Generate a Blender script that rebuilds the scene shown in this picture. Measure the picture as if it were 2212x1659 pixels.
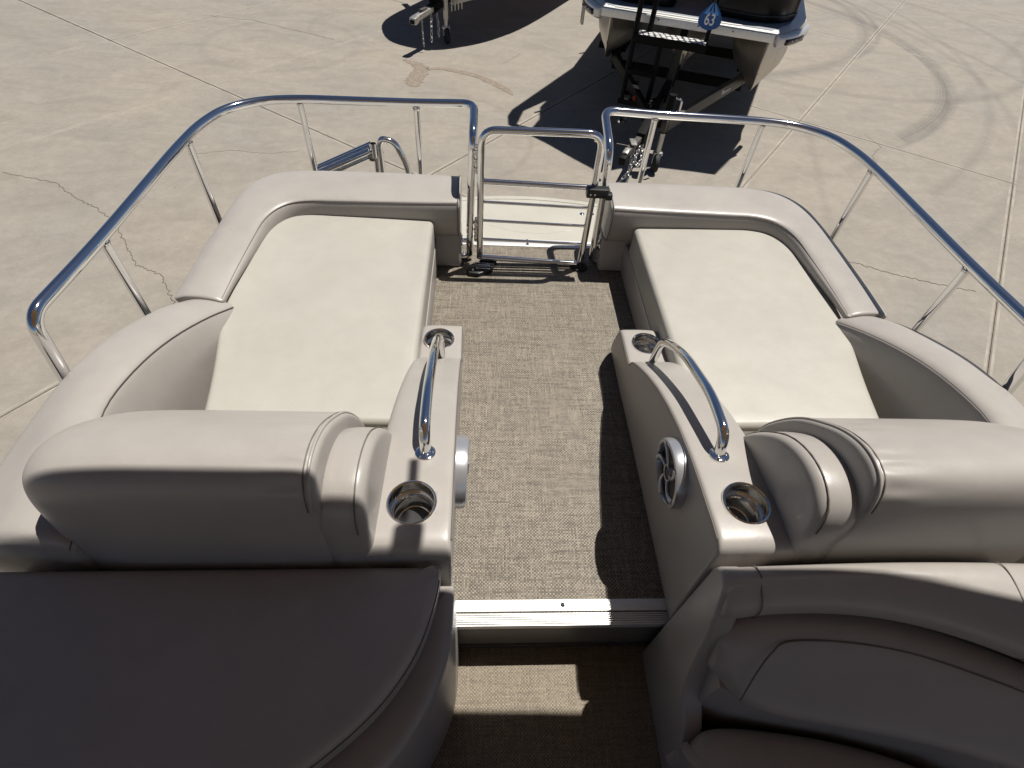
import bpy, bmesh, math, random
from mathutils import Vector, Matrix
import numpy as np
random.seed(7)
for o in list(bpy.data.objects): bpy.data.objects.remove(o)
S = bpy.context.scene
COL = S.collection
R = math.radians

# ------------------------------------------------------------------ camera
CAMP = (-0.2188, 0.0, 1.4416); YAW, PITCH, ROLL, FPX = 0.095, 0.8503, 0.0876, 1156.58
cy, sy, cp, sp = math.cos(YAW), math.sin(YAW), math.cos(PITCH), math.sin(PITCH)
fwd = Vector((sy*cp, cy*cp, -sp)); rgt = Vector((cy, -sy, 0)); up = rgt.cross(fwd)
r2 = rgt*math.cos(ROLL) + up*math.sin(ROLL); u2 = up*math.cos(ROLL) - rgt*math.sin(ROLL)
cd = bpy.data.cameras.new('camera'); cam = bpy.data.objects.new('camera', cd); COL.objects.link(cam)
M = Matrix((r2, u2, -fwd)).transposed().to_4x4(); M.translation = Vector(CAMP); cam.matrix_world = M
cd.sensor_width = 36; cd.lens = FPX/2212*36; cd.clip_start = 0.02; cd.clip_end = 500
S.camera = cam
S.render.resolution_x, S.render.resolution_y = 1024, 768

# ------------------------------------------------------------------ sky, sun, exposure
SUNV = Vector((0.30, 0.21, 1.0)).normalized()
W = bpy.data.worlds.new('World'); S.world = W; W.use_nodes = True
wn = W.node_tree.nodes; wl = W.node_tree.links
sky = wn.new('ShaderNodeTexSky'); sky.sky_type = 'NISHITA'; sky.sun_disc = False
sky.sun_elevation = math.asin(SUNV.z); sky.sun_rotation = math.atan2(SUNV.x, SUNV.y)
sky.altitude = 1200; sky.air_density = 0.55; sky.dust_density = 0.7; sky.ozone_density = 0.3
wl.new(sky.outputs[0], wn['Background'].inputs[0]); wn['Background'].inputs[1].default_value = 0.05
sd = bpy.data.lights.new('sun', 'SUN'); sd.energy = 5.0; sd.angle = R(0.53); sd.color = (1, .955, .89)
sun = bpy.data.objects.new('sun', sd); COL.objects.link(sun); sun.location = (6, 3, 14)
sun.rotation_euler = SUNV.to_track_quat('Z', 'Y').to_euler()
S.view_settings.view_transform = 'Standard'; S.view_settings.look = 'None'
S.view_settings.exposure = 0.38; S.view_settings.gamma = 1.0
S.render.engine = 'CYCLES'

# ------------------------------------------------------------------ materials
class NT:
    def __init__(s, name):
        s.m = bpy.data.materials.new(name); s.m.use_nodes = True
        s.n = s.m.node_tree.nodes; s.l = s.m.node_tree.links; s.b = s.n['Principled BSDF']
    def new(s, t, **k):
        n = s.n.new(t)
        for a, v in k.items(): setattr(n, a, v)
        return n
    def link(s, a, b): s.l.new(a, b)
    def math(s, op, a, b=None, c=None, clamp=False):
        n = s.n.new('ShaderNodeMath'); n.operation = op; n.use_clamp = clamp
        for i, v in enumerate((a, b, c)):
            if v is None: continue
            if hasattr(v, 'is_output'): s.l.new(v, n.inputs[i])
            else: n.inputs[i].default_value = v
        return n.outputs[0]
    def pos(s): return s.new('ShaderNodeNewGeometry').outputs['Position']
    def noise(s, scale, detail=4, rough=.55, vec=None, dist=0):
        n = s.new('ShaderNodeTexNoise'); n.inputs['Scale'].default_value = scale; n.inputs['Detail'].default_value = detail
        n.inputs['Roughness'].default_value = rough; n.inputs['Distortion'].default_value = dist
        s.l.new(vec if vec else s.pos(), n.inputs['Vector']); return n.outputs['Fac']
    def ramp(s, fac, stops):
        n = s.new('ShaderNodeValToRGB'); e = n.color_ramp.elements
        while len(e) < len(stops): e.new(.5)
        for q, (p, c) in zip(e, stops): q.position = p; q.color = (*c, 1) if len(c) == 3 else c
        s.l.new(fac, n.inputs[0]); return n.outputs[0]
    def mix(s, fac, a, b, mode='MIX'):
        n = s.new('ShaderNodeMix', data_type='RGBA', blend_type=mode)
        for i, v in ((0, fac), (6, a), (7, b)):
            if hasattr(v, 'is_output'): s.l.new(v, n.inputs[i])
            else: n.inputs[i].default_value = v if i == 0 else (*v, 1)
        return n.outputs[2]
    def bump(s, h, strength, dist=.001):
        n = s.new('ShaderNodeBump'); n.inputs['Strength'].default_value = strength; n.inputs['Distance'].default_value = dist
        s.l.new(h, n.inputs['Height']); s.l.new(n.outputs[0], s.b.inputs['Normal'])
    def base(s, c):
        if hasattr(c, 'is_output'): s.l.new(c, s.b.inputs['Base Color'])
        else: s.b.inputs['Base Color'].default_value = (*c, 1)
    def set(s, rough=None, metal=None, spec=None, coat=None):
        for k, v in (('Roughness', rough), ('Metallic', metal), ('Specular IOR Level', spec), ('Coat Weight', coat)):
            if v is None: continue
            if hasattr(v, 'is_output'): s.l.new(v, s.b.inputs[k])
            else: s.b.inputs[k].default_value = v

MATS = {}
def vinyl(name, col, rough=.42, var=.06, stain=None):
    t = NT(name)
    n1 = t.noise(3.0, 3); n2 = t.noise(14, 4)
    f = t.math('ADD', t.math('MULTIPLY', n1, .6), t.math('MULTIPLY', n2, .4))
    dk = tuple(c*(1-var*1.6) for c in col); lt = tuple(min(1, c*(1+var)) for c in col)
    c = t.ramp(f, [(.3, dk), (.7, lt)])
    g = t.noise(330, 3, .6); c = t.mix(t.math('MULTIPLY', t.math('SUBTRACT', g, .42, clamp=True), .55), c, tuple(v*.72 for v in col))
    if stain: c = t.mix(t.math('MULTIPLY', t.ramp(t.noise(5.5, 5, .6), [(.54, (0, 0, 0)), (.72, (1, 1, 1))]), .35), c, stain)
    t.base(c)
    t.bump(t.math('ADD', n1, t.math('MULTIPLY', n2, .25)), .35, .012)
    t.set(t.math('ADD', t.math('MULTIPLY', n2, .16), rough-.08), 0, .45)
    MATS[name] = t.m
def plain(name, col, rough=.5, metal=0, spec=.5, nscale=0, namt=.15):
    t = NT(name)
    if nscale:
        n = t.noise(nscale, 5)
        t.base(t.ramp(n, [(.3, tuple(c*(1-namt) for c in col)), (.7, tuple(min(1, c*(1+namt)) for c in col))]))
        t.set(t.math('ADD', t.math('MULTIPLY', n, .25), rough-.12), metal, spec)
    else:
        t.base(col); t.set(rough, metal, spec)
    MATS[name] = t.m; return t
vinyl('vinyl', (.318, .296, .271), .37)
vinyl('cushion_vinyl', (.348, .334, .295), .46, .05, (.335, .305, .245))
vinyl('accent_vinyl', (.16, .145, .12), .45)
plain('seam_thread', (.12, .104, .092), .7)
plain('stitch', (.42, .38, .33), .6)
plain('chrome', (.78, .78, .78), .07, 1)
plain('steel', (.62, .61, .59), .16, 1, nscale=30, namt=.06)
plain('black_plastic', (.012, .012, .013), .38)
plain('rubber', (.014, .014, .014), .75, nscale=40, namt=.3)
plain('silver_plastic', (.40, .41, .43), .28, .6)
plain('cup_steel', (.76, .74, .71), .10, 1)
plain('satin_metal', (.60, .60, .60), .28, .55)
plain('speaker_cone', (.02, .02, .022), .5)
plain('fibreglass', (.40, .385, .335), .3, nscale=5, namt=.04)
plain('hull_paint', (.5, .46, .4), .35)
plain('black_steel', (.005, .005, .005), .6, 0, .12, nscale=20, namt=.3)
plain('grey_steel', (.07, .066, .06), .5, .2, nscale=12, namt=.2)
plain('galvanized', (.48, .47, .45), .38, .85, nscale=30, namt=.2)
plain('blue_tag', (.012, .09, .30), .35)
plain('blue_light', (.10, .33, .78), .35)
plain('white_print', (.8, .8, .8), .5)
plain('amber', (.35, .05, .02), .3)
plain('dark_lens', (.02, .008, .01), .12)
plain('canopy_fabric', (.36, .25, .155), .85, nscale=50, namt=.2)  # tan picked so the unseen canopy bounces warm fill into the shade
plain('bright_white', (.75, .74, .7), .3)
plain('black_gloss', (.004, .004, .005), .3, 0, .2)
plain('deck_grey', (.25, .27, .29), .55, nscale=120, namt=.3)
plain('crack_fill', (.12, .10, .08), .9, nscale=30, namt=.3)
# brushed aluminium: threshold strips and pontoon skins
t = NT('aluminium'); mp = t.new('ShaderNodeMapping'); mp.inputs['Scale'].default_value = (6, 300, 6)
t.link(t.pos(), mp.inputs[0]); n = t.noise(3, 4, vec=mp.outputs[0])
t.base(t.ramp(n, [(.3, (.66, .66, .64)), (.7, (.82, .82, .80))])); t.set(t.math('ADD', t.math('MULTIPLY', n, .15), .34), .55); t.bump(n, .15, .0006); MATS['aluminium'] = t.m
t = NT('pontoon_skin'); n = t.noise(2.5, 4); n2 = t.noise(30, 3)
t.base(t.ramp(n, [(.3, (.50, .47, .42)), (.7, (.66, .62, .56))])); t.set(t.math('ADD', t.math('MULTIPLY', n2, .12), .36), .97); MATS['pontoon_skin'] = t.m
# woven vinyl floor
def weave(name, light, dark, cell, contrast=1.0, jumble=.3):
    t = NT(name); sep = t.new('ShaderNodeSeparateXYZ'); t.link(t.pos(), sep.inputs[0])
    wob = t.noise(9, 2)
    u = t.math('ADD', t.math('MULTIPLY', sep.outputs[0], 1/cell), t.math('MULTIPLY', wob, jumble))
    v = t.math('ADD', t.math('MULTIPLY', sep.outputs[1], 1/cell), t.math('MULTIPLY', wob, jumble))
    fu, fv = t.math('FLOOR', u), t.math('FLOOR', v)
    def streak(a, b, sa, sb, seed):
        c = t.new('ShaderNodeCombineXYZ'); t.link(t.math('MULTIPLY', a, sa), c.inputs[0]); t.link(t.math('MULTIPLY', b, sb), c.inputs[1]); c.inputs[2].default_value = seed
        return t.noise(1, 2, .6, c.outputs[0])
    hx = streak(u, fv, .045, 3.7, 1.3); vy = streak(fu, v, 3.7, .045, 8.1)
    hx = t.math('ADD', t.math('MULTIPLY', t.math('SUBTRACT', hx, .5), .95), .5); vy = t.math('ADD', t.math('MULTIPLY', t.math('SUBTRACT', vy, .5), .9), .5)
    ck = t.math('MODULO', t.math('ABSOLUTE', t.math('ADD', fu, fv)), 2.0)
    wn_ = t.new('ShaderNodeTexWhiteNoise'); c = t.new('ShaderNodeCombineXYZ'); t.link(fu, c.inputs[0]); t.link(fv, c.inputs[1]); t.link(c.outputs[0], wn_.inputs['Vector'])
    a = t.math('ADD', t.math('MULTIPLY', hx, ck), t.math('MULTIPLY', vy, t.math('SUBTRACT', 1, ck)))
    a = t.math('ADD', a, t.math('MULTIPLY', t.math('SUBTRACT', ck, .5), .26))
    a = t.math('ADD', a, t.math('MULTIPLY', t.math('SUBTRACT', wn_.outputs['Value'], .5), .2))
    big = t.noise(2.2, 3)
    a = t.math('ADD', a, t.math('MULTIPLY', t.math('SUBTRACT', big, .5), .08))
    du = t.math('ABSOLUTE', t.math('SUBTRACT', t.math('FRACT', u), .5)); dv = t.math('ABSOLUTE', t.math('SUBTRACT', t.math('FRACT', v), .5))
    e = t.math('MAXIMUM', du, dv)
    gap = t.math('MULTIPLY', t.math('SUBTRACT', e, .36, clamp=True), 7, clamp=True)
    a2 = t.math('SUBTRACT', a, t.math('MULTIPLY', gap, .22))
    col = t.ramp(a2, [(.5-.24/contrast, dark), (.5+.20/contrast, light)])
    t.base(col); t.bump(t.math('SUBTRACT', 1, e), .6, .0015); t.set(.62, 0, .35); MATS[name] = t.m
weave('woven_floor', (.272, .238, .188), (.066, .056, .044), .0048)
weave('lower_floor', (.25, .21, .155), (.10, .083, .060), .0045, .9, .8)
# concrete yard
t = NT('concrete'); P = t.pos()
n1 = t.noise(.45, 5, .6, P, .6); n2 = t.noise(3.4, 8, .68, P, .5); n3 = t.noise(60, 3, .6, P)
mp = t.new('ShaderNodeMapping'); mp.inputs['Rotation'].default_value = (0, 0, R(-25)); mp.inputs['Scale'].default_value = (1.0, 1.9, 1); t.link(P, mp.inputs[0])
n4 = t.noise(1.5, 8, .7, mp.outputs[0], .7)
c = t.ramp(n1, [(.3, (.235, .222, .196)), (.5, (.262, .238, .202)), (.72, (.288, .254, .207))])
c = t.mix(t.math('MULTIPLY', t.ramp(n4, [(.36, (1, 1, 1)), (.58, (0, 0, 0))]), .42), c, (.165, .148, .128))
c = t.mix(t.math('MULTIPLY', t.ramp(n2, [(.5, (0, 0, 0)), (.75, (1, 1, 1))]), .35), c, (.31, .28, .238))
c = t.mix(t.math('MULTIPLY', t.math('SUBTRACT', n3, .5), .8), c, (.13, .11, .09))
v = t.new('ShaderNodeTexVoronoi'); v.inputs['Scale'].default_value = 1.7; t.link(P, v.inputs[0])
c = t.mix(t.math('MULTIPLY', t.math('LESS_THAN', v.outputs['Distance'], .028), .6), c, (.12, .10, .085))
sep = t.new('ShaderNodeSeparateXYZ'); t.link(P, sep.inputs[0])
streak = t.noise(14, 3, .6, P)
for cx_, cy_, rr, wd, st, lo, hi in [(2.78, 13.2, 4.53, .16, .5, 4, 20), (2.83, 10.75, 4.59, .17, .62, 5.2, 20), (-18.55, 5.42, 27.37, .10, .35, 4, 30), (6.03, 11.77, 3.63, .12, .36, 4, 30),
        (.64, 10.56, 7.27, .10, .3, 4.6, 30), (2.77, 10.46, 4.51, .06, .42, 5.0, 20), (3.24, 13.22, 4.34, .07, .45, 6, 20), (-.12, 12.31, 8.49, .09, .3, 4.8, 20), (-52, 22.98, 58.25, .07, .22, 3.2, 4.2),
        (-28.6, 47.27, 52.72, .10, .2, 4, 30), (-3.2, 9.1, 1.1, .09, .17, -9, 9), (-2.2, 10.1, .8, .07, .17, -9, 9), (-.9, 6.3, 1.25, .05, .25, -1.2, 9)]:
    dx = t.math('SUBTRACT', sep.outputs[0], cx_); dy = t.math('SUBTRACT', sep.outputs[1], cy_)
    d = t.math('SQRT', t.math('ADD', t.math('MULTIPLY', dx, dx), t.math('MULTIPLY', dy, dy)))
    d = t.math('ABSOLUTE', t.math('SUBTRACT', d, rr))
    k = t.math('SUBTRACT', 1, t.math('DIVIDE', d, wd), clamp=True)
    # tread: finer lines inside the band
    k = t.math('MULTIPLY', t.math('POWER', k, .6), t.math('ADD', .5, t.math('MULTIPLY', t.math('SINE', t.math('MULTIPLY', d, 260/ (wd*10))), .16)))
    w_ = t.math('MULTIPLY', t.math('GREATER_THAN', sep.outputs[0], lo), t.math('LESS_THAN', sep.outputs[0], hi))
    k = t.math('MULTIPLY', t.math('MULTIPLY', k, w_), t.math('MULTIPLY', t.math('ADD', streak, .25), st*1.7))
    c = t.mix(k, c, (.075, .072, .072))
t.base(c); t.set(.82, 0, .3)
n5 = t.noise(11, 8, .78, P)
c = t.mix(t.math('MULTIPLY', t.ramp(n5, [(.40, (1, 1, 1)), (.60, (0, 0, 0))]), .30), c, (.17, .15, .125))
t.base(c)
hh = t.math('ADD', t.math('MULTIPLY', n3, .3), t.math('MULTIPLY', n2, .7)); t.bump(hh, .45, .006); MATS['concrete'] = t.m
plain('concrete_edge', (.27, .244, .206), .8, nscale=6, namt=.2)
plain('stained_concrete', (.19, .155, .122), .85, nscale=18, namt=.25)
plain('joint_sand', (.20, .16, .12), .95, nscale=25, namt=.4)
# chequer plate step: sun glints on its studs painted as white spots
t = NT('chequer_plate'); sep = t.new('ShaderNodeTexVoronoi'); sep.inputs['Scale'].default_value = 17; sep.inputs['Randomness'].default_value = .25
t.link(t.pos(), sep.inputs[0]); k = t.math('LESS_THAN', sep.outputs['Distance'], .42)
t.base(t.mix(k, (.05, .05, .05), (.8, .8, .8))); t.set(.35, .3); MATS['chequer_plate'] = t.m

# ------------------------------------------------------------------ helpers
def tag(o, label=None, cat=None, group=None, kind=None):
    for k, v in (('label', label), ('category', cat), ('group', group), ('kind', kind)):
        if v: o[k] = v
    return o
def empty(name, loc=(0, 0, 0)):
    o = bpy.data.objects.new(name, None); COL.objects.link(o); o.location = loc; o.empty_display_size = .1; return o
def mesh_obj(name, verts, faces, mat, parent=None, smooth=True, sub=0, recalc=True, angle=None):
    me = bpy.data.meshes.new(name); me.from_pydata([tuple(map(float, v)) for v in verts], [], faces)
    bm = bmesh.new(); bm.from_mesh(me)
    bmesh.ops.remove_doubles(bm, verts=bm.verts, dist=1e-6)
    if recalc: bmesh.ops.recalc_face_normals(bm, faces=bm.faces)
    for f in bm.faces: f.smooth = smooth
    if angle is not None:
        for e in bm.edges:
            if len(e.link_faces) == 2 and e.calc_face_angle(0) > angle: e.smooth = False
    bm.to_mesh(me); bm.free()
    me.materials.append(MATS[mat]); o = bpy.data.objects.new(name, me); COL.objects.link(o)
    if parent:
        o.parent = parent
        if parent.type == 'EMPTY': o.matrix_parent_inverse = Matrix.Translation(-Vector(parent.location))
    if sub:
        m = o.modifiers.new('sub', 'SUBSURF'); m.levels = 1; m.render_levels = sub
    return o
def crs(pts, n=8, closed=False):
    pts = [np.array(p, float) for p in pts]; out = []; N = len(pts)
    segs = N if closed else N-1
    for i in range(segs):
        if closed: p0, p1, p2, p3 = (pts[(i+k) % N] for k in (-1, 0, 1, 2))
        else:
            p1, p2 = pts[i], pts[i+1]; p0 = pts[i-1] if i else 2*p1-p2; p3 = pts[i+2] if i+2 < N else 2*p2-p1
        for k in range(n):
            t_ = k/n
            out.append(.5*((2*p1)+(-p0+p2)*t_+(2*p0-5*p1+4*p2-p3)*t_**2+(-p0+3*p1-3*p2+p3)*t_**3))
    if not closed: out.append(pts[-1])
    return out
def fillet(pts, rad, seg=6, closed=False):
    pts = [np.array(p, float) for p in pts]; N = len(pts); out = []
    if not hasattr(rad, '__len__'): rad = [rad]*N
    for i in range(N):
        if not closed and i in (0, N-1): out.append(pts[i]); continue
        p = pts[i]; a = pts[i-1]-p; b = pts[(i+1) % N]-p
        la, lb = np.linalg.norm(a), np.linalg.norm(b); r_ = min(rad[i], la*.49, lb*.49)
        if r_ < 1e-5: out.append(p); continue
        s, e = p+a/la*r_, p+b/lb*r_
        for k in range(seg+1):
            t_ = k/seg; out.append((1-t_)**2*s+2*t_*(1-t_)*p+t_**2*e)
    return out
def tube(name, pts, r, mat, parent=None, seg=12, caps=True, smooth=True, closed=False):
    pts = [np.array(p, float) for p in pts]; N = len(pts); V = []; F = []
    rs = r if hasattr(r, '__len__') else [r]*N
    prev = None
    for i, p in enumerate(pts):
        if closed: tg = pts[(i+1) % N]-pts[i-1]
        else: tg = pts[min(i+1, N-1)]-pts[max(i-1, 0)]
        tg = tg/ (np.linalg.norm(tg)+1e-12)
        if prev is None:
            a = np.array([0, 0, 1.]) if abs(tg[2]) < .9 else np.array([1., 0, 0])
            n_ = np.cross(tg, a)
        else: n_ = prev-tg*np.dot(prev, tg)
        n_ /= np.linalg.norm(n_)+1e-12; prev = n_; b_ = np.cross(tg, n_)
        for k in range(seg):
            q = 2*math.pi*k/seg; V.append(p+rs[i]*(math.cos(q)*n_+math.sin(q)*b_))
    for i in range(N if closed else N-1):
        j = (i+1) % N
        for k in range(seg):
            k2 = (k+1) % seg; F.append((i*seg+k, i*seg+k2, j*seg+k2, j*seg+k))
    if caps and not closed:
        F.append(tuple(range(seg))); F.append(tuple((N-1)*seg+k for k in range(seg)))
    return mesh_obj(name, V, F, mat, parent, smooth, angle=R(60))
def loft(name, secs, mat, parent=None, sub=1, caps=True, closed=True):
    V = [p for s in secs for p in s]; m = len(secs[0]); F = []
    for i in range(len(secs)-1):
        for k in range(m if closed else m-1):
            k2 = (k+1) % m; F.append((i*m+k, i*m+k2, (i+1)*m+k2, (i+1)*m+k))
    if caps:
        for base in (0, (len(secs)-1)*m):
            cidx = len(V); V = V+[np.mean([np.array(V[base+k], float) for k in range(m)], axis=0)]
            for k in range(m): F.append((base+k, base+(k+1) % m, cidx))
    return mesh_obj(name, V, F, mat, parent, True, sub)
def round_ends(secs, r, which='both', steps=4):
    """replace end sections by shrunken ones so that the end is rounded with radius r"""
    secs = [np.array(s, float) for s in secs]
    def end(s0, s1):
        c = s0.mean(0); d = (s0.mean(0)-s1.mean(0)); d /= np.linalg.norm(d)
        ext = np.linalg.norm(s0-c, axis=1)
        out = []
        for k in range(1, steps+1):
            a = k/steps*math.pi/2
            sh = r*(1-math.cos(a)); q = c+(s0-c)*np.clip((ext-sh)/ext, .05, 1)[:, None]+d*(r*math.sin(a))
            out.append(q)
        return out
    A = end(secs[0], secs[1])[::-1] if which in ('both', 'start') else []
    B = end(secs[-1], secs[-2]) if which in ('both', 'end') else []
    return A+secs+B
def offset_poly(pts, d):
    N = len(pts); out = []
    area = sum(pts[i][0]*pts[(i+1) % N][1]-pts[(i+1) % N][0]*pts[i][1] for i in range(N)); sg = 1 if area > 0 else -1
    for i in range(N):
        a = pts[i]-pts[i-1]; b = pts[(i+1) % N]-pts[i]
        na = np.array([-a[1], a[0]])/(np.linalg.norm(a)+1e-12); nb = np.array([-b[1], b[0]])/(np.linalg.norm(b)+1e-12)
        n_ = na+nb; n_ /= max(np.linalg.norm(n_), .3); k = 1/max(np.dot(n_, na)*1.0, .5)
        out.append(pts[i]+n_*d*sg*k)
    return out
def pad(name, outline, zt, zb, r, mat, parent=None, crown=0, rb=None, sub=0):
    P0 = [np.array(p[:2], float) for p in outline]; N = len(P0); V = []; F = []
    zf = zt if callable(zt) else (lambda x, y: zt)
    zg = zb if callable(zb) else (lambda x, y: zb)
    rb = r if rb is None else rb
    rings = []
    for k in range(4):
        a = k/3*math.pi/2; rings.append((rb*(1-math.sin(a)), 'b', rb*(1-math.cos(a))))
    for k in range(6):
        a = k/5*math.pi/2; rings.append((r*(1-math.cos(a)), 't', -r*(1-math.sin(a))))
    allr = []
    for off, w, dz in rings:
        Q = offset_poly(P0, off) if off > 1e-6 else P0
        allr.append([(p[0], p[1], (zg(*p) if w == 'b' else zf(*p))+dz) for p in Q])
    Q = offset_poly(P0, r); c = np.mean(Q, axis=0)
    for s_ in (.06, .2, .45, .75):
        allr.append([(*(q+(c-q)*s_), zf(*(q+(c-q)*s_))+crown*(1-(1-s_)**2.5)) for q in Q])
    for rg in allr: V += rg
    for i in range(len(allr)-1):
        for k in range(N):
            k2 = (k+1) % N; F.append((i*N+k, i*N+k2, (i+1)*N+k2, (i+1)*N+k))
    V.append((*c, zf(*c)+crown)); ci = len(V)-1; b = (len(allr)-1)*N
    for k in range(N): F.append((b+k, b+(k+1) % N, ci))
    F.append(tuple(range(N)))
    return mesh_obj(name, V, F, mat, parent, True, sub, angle=R(70))
def box(name, c, s, mat, parent=None, bev=.003, rot=None, seg=2):
    bm = bmesh.new(); bmesh.ops.create_cube(bm, size=1)
    for v in bm.verts: v.co = Vector((v.co.x*s[0], v.co.y*s[1], v.co.z*s[2]))
    if bev: bmesh.ops.bevel(bm, geom=list(bm.edges), offset=min(bev, min(s)*.45), segments=seg, affect='EDGES', profile=.6)
    Mx = Matrix.Translation(c) @ (rot.to_4x4() if rot else Matrix.Identity(4))
    bm.transform(Mx)
    V = [v.co.copy() for v in bm.verts]; bm.verts.index_update(); F = [tuple(v.index for v in f.verts) for f in bm.faces]; bm.free()
    return mesh_obj(name, V, F, mat, parent, True, angle=R(40))
def beam(name, a, b, w, h, mat, parent=None, bev=.004):
    a, b = Vector(a), Vector(b); d = b-a; q = d.to_track_quat('Y', 'Z').to_matrix()
    return box(name, (a+b)/2, (w, d.length, h), mat, parent, bev, q)
def prism(name, poly, axis, lo, hi, mat, parent=None, bev=.004, seg=3):
    """extrude polygon of (a,b) along axis 'x','y','z'"""
    def mk(p, t_):
        return {'x': (t_, p[0], p[1]), 'y': (p[0], t_, p[1]), 'z': (p[0], p[1], t_)}[axis]
    n_ = len(poly); V = [mk(p, lo) for p in poly]+[mk(p, hi) for p in poly]
    F = [tuple(range(n_)), tuple(range(2*n_-1, n_-1, -1))]+[(i, (i+1) % n_, n_+(i+1) % n_, n_+i) for i in range(n_)]
    me = bpy.data.meshes.new('t'); me.from_pydata(V, [], F); bm = bmesh.new(); bm.from_mesh(me); bpy.data.meshes.remove(me)
    bmesh.ops.recalc_face_normals(bm, faces=bm.faces)
    if bev:
        ed = [e for e in bm.edges if e.calc_face_angle(0) > R(35)]
        bmesh.ops.bevel(bm, geom=ed, offset=bev, segments=seg, affect='EDGES', profile=.5, clamp_overlap=True)
    bm.verts.index_update(); V = [v.co.copy() for v in bm.verts]; F = [tuple(v.index for v in f.verts) for f in bm.faces]; bm.free()
    return mesh_obj(name, V, F, mat, parent, True, angle=R(32))
def lathe(name, prof, c, mat, parent=None, seg=40, rot=None, close=False):
    V = []; F = []; m = len(prof)
    for k in range(seg):
        a = 2*math.pi*k/seg
        for r_, z_ in prof:
            v = Vector((r_*math.cos(a), r_*math.sin(a), z_))
            if rot: v = rot @ v
            V.append(v+Vector(c))
    for k in range(seg):
        k2 = (k+1) % seg
        for i in range(m-1): F.append((k*m+i, k2*m+i, k2*m+i+1, k*m+i+1))
    return mesh_obj(name, V, F, mat, parent, True, angle=R(45), recalc=not close)
def ribbon(name, pts, widths, z, mat, parent, seed=0):
    rnd = random.Random(seed); P_ = [np.array(p, float) for p in pts]; V = []; F = []
    for i, p in enumerate(P_):
        tg = P_[min(i+1, len(P_)-1)]-P_[max(i-1, 0)]; tg /= np.linalg.norm(tg); n_ = np.array([-tg[1], tg[0]])
        w = widths[i] if hasattr(widths, '__len__') else widths
        a, b = w*(.6+.4*rnd.random()), w*(.6+.4*rnd.random())
        V += [(*(p+n_*a), z), (*(p-n_*b), z)]
    for i in range(len(P_)-1): F.append((2*i, 2*i+1, 2*i+3, 2*i+2))
    o = mesh_obj(name, V, F, mat, parent, False, recalc=False)
    if o.data.polygons and o.data.polygons[0].normal.z < 0: o.data.flip_normals()
    return o
def jag(pts, n=6, amp=.03, seed=0):
    rnd = random.Random(seed); out = []; amp *= .5; n *= 2
    for i in range(len(pts)-1):
        a, b = np.array(pts[i], float), np.array(pts[i+1], float); d = b-a; nn = np.array([-d[1], d[0]])/np.linalg.norm(d)
        for k in range(n): out.append(a+d*k/n+nn*(rnd.random()-.5)*2*amp*(1 if k else .3))
    out.append(np.array(pts[-1], float)); return out
def bool_cut(o, cutters):
    for c_ in cutters:
        m = o.modifiers.new('b', 'BOOLEAN'); m.operation = 'DIFFERENCE'; m.object = c_; m.solver = 'EXACT'
    bpy.context.view_layer.update()
    dg = bpy.context.evaluated_depsgraph_get(); me = bpy.data.meshes.new_from_object(o.evaluated_get(dg), depsgraph=dg)
    o.modifiers.clear(); o.data = me
    for c_ in cutters: bpy.data.objects.remove(c_)

# ------------------------------------------------------------------ concrete yard
GZ = -1.40
ground = mesh_obj('ground', [(-200, -200, GZ-.012), (200, -200, GZ-.012), (200, 200, GZ-.012), (-200, 200, GZ-.012)], [(0, 1, 2, 3)], 'joint_sand', None, False)
tag(ground, kind='structure')
A1 = np.array([math.cos(R(53)), math.sin(R(53))]); A2 = np.array([math.sin(R(53)), -math.cos(R(53))])
d2 = [-24.5, -20.5, -16.5, -13, -9.75, -7.45, -3.85, -1.15, 1.35, 4.3, 7.3, 10.6, 14]; d1 = [-10, -5.2, -.7, 3.75, 8.2, 12.6, 17, 21.5, 26]
G = .0045
for i in range(len(d2)-1):
    for j in range(len(d1)-1):
        c4 = []
        for a, b in ((d2[i]+G, d1[j]+G), (d2[i+1]-G, d1[j]+G), (d2[i+1]-G, d1[j+1]-G), (d2[i]+G, d1[j+1]-G)):
            p = A2*a+A1*b; c4.append(p)
        cen = np.mean(c4, axis=0); inn = [p+np.sign((p-cen)@A2)*-.008*A2+np.sign((p-cen)@A1)*-.008*A1 for p in c4]
        inn2 = [p+np.sign((p-cen)@A2)*-.028*A2+np.sign((p-cen)@A1)*-.028*A1 for p in c4]
        dz = (random.random()-.5)*.005
        V = [(*p, GZ-.10) for p in c4]+[(*p, GZ-.006+dz) for p in c4]+[(*p, GZ+dz) for p in inn]+[(*p, GZ+dz) for p in inn2]
        F = [(12, 13, 14, 15)]+[(a+k, a+(k+1) % 4, a+4+(k+1) % 4, a+4+k) for a in (0, 4, 8) for k in range(4)]
        sl = mesh_obj('concrete_slab', V, F, 'concrete', ground, False)
        sl.data.materials.append(MATS['concrete_edge'])
        for p in sl.data.polygons:
            zc = [sl.data.vertices[v].co.z for v in p.vertices]
            if p.normal.z > .9 and p.area < .6: p.material_index = 1
far = mesh_obj('far_concrete', [(-200, 17, GZ-.009), (200, 17, GZ-.009), (200, 200, GZ-.009), (-200, 200, GZ-.009)], [(0, 1, 2, 3)], 'concrete', ground, False)
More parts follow.
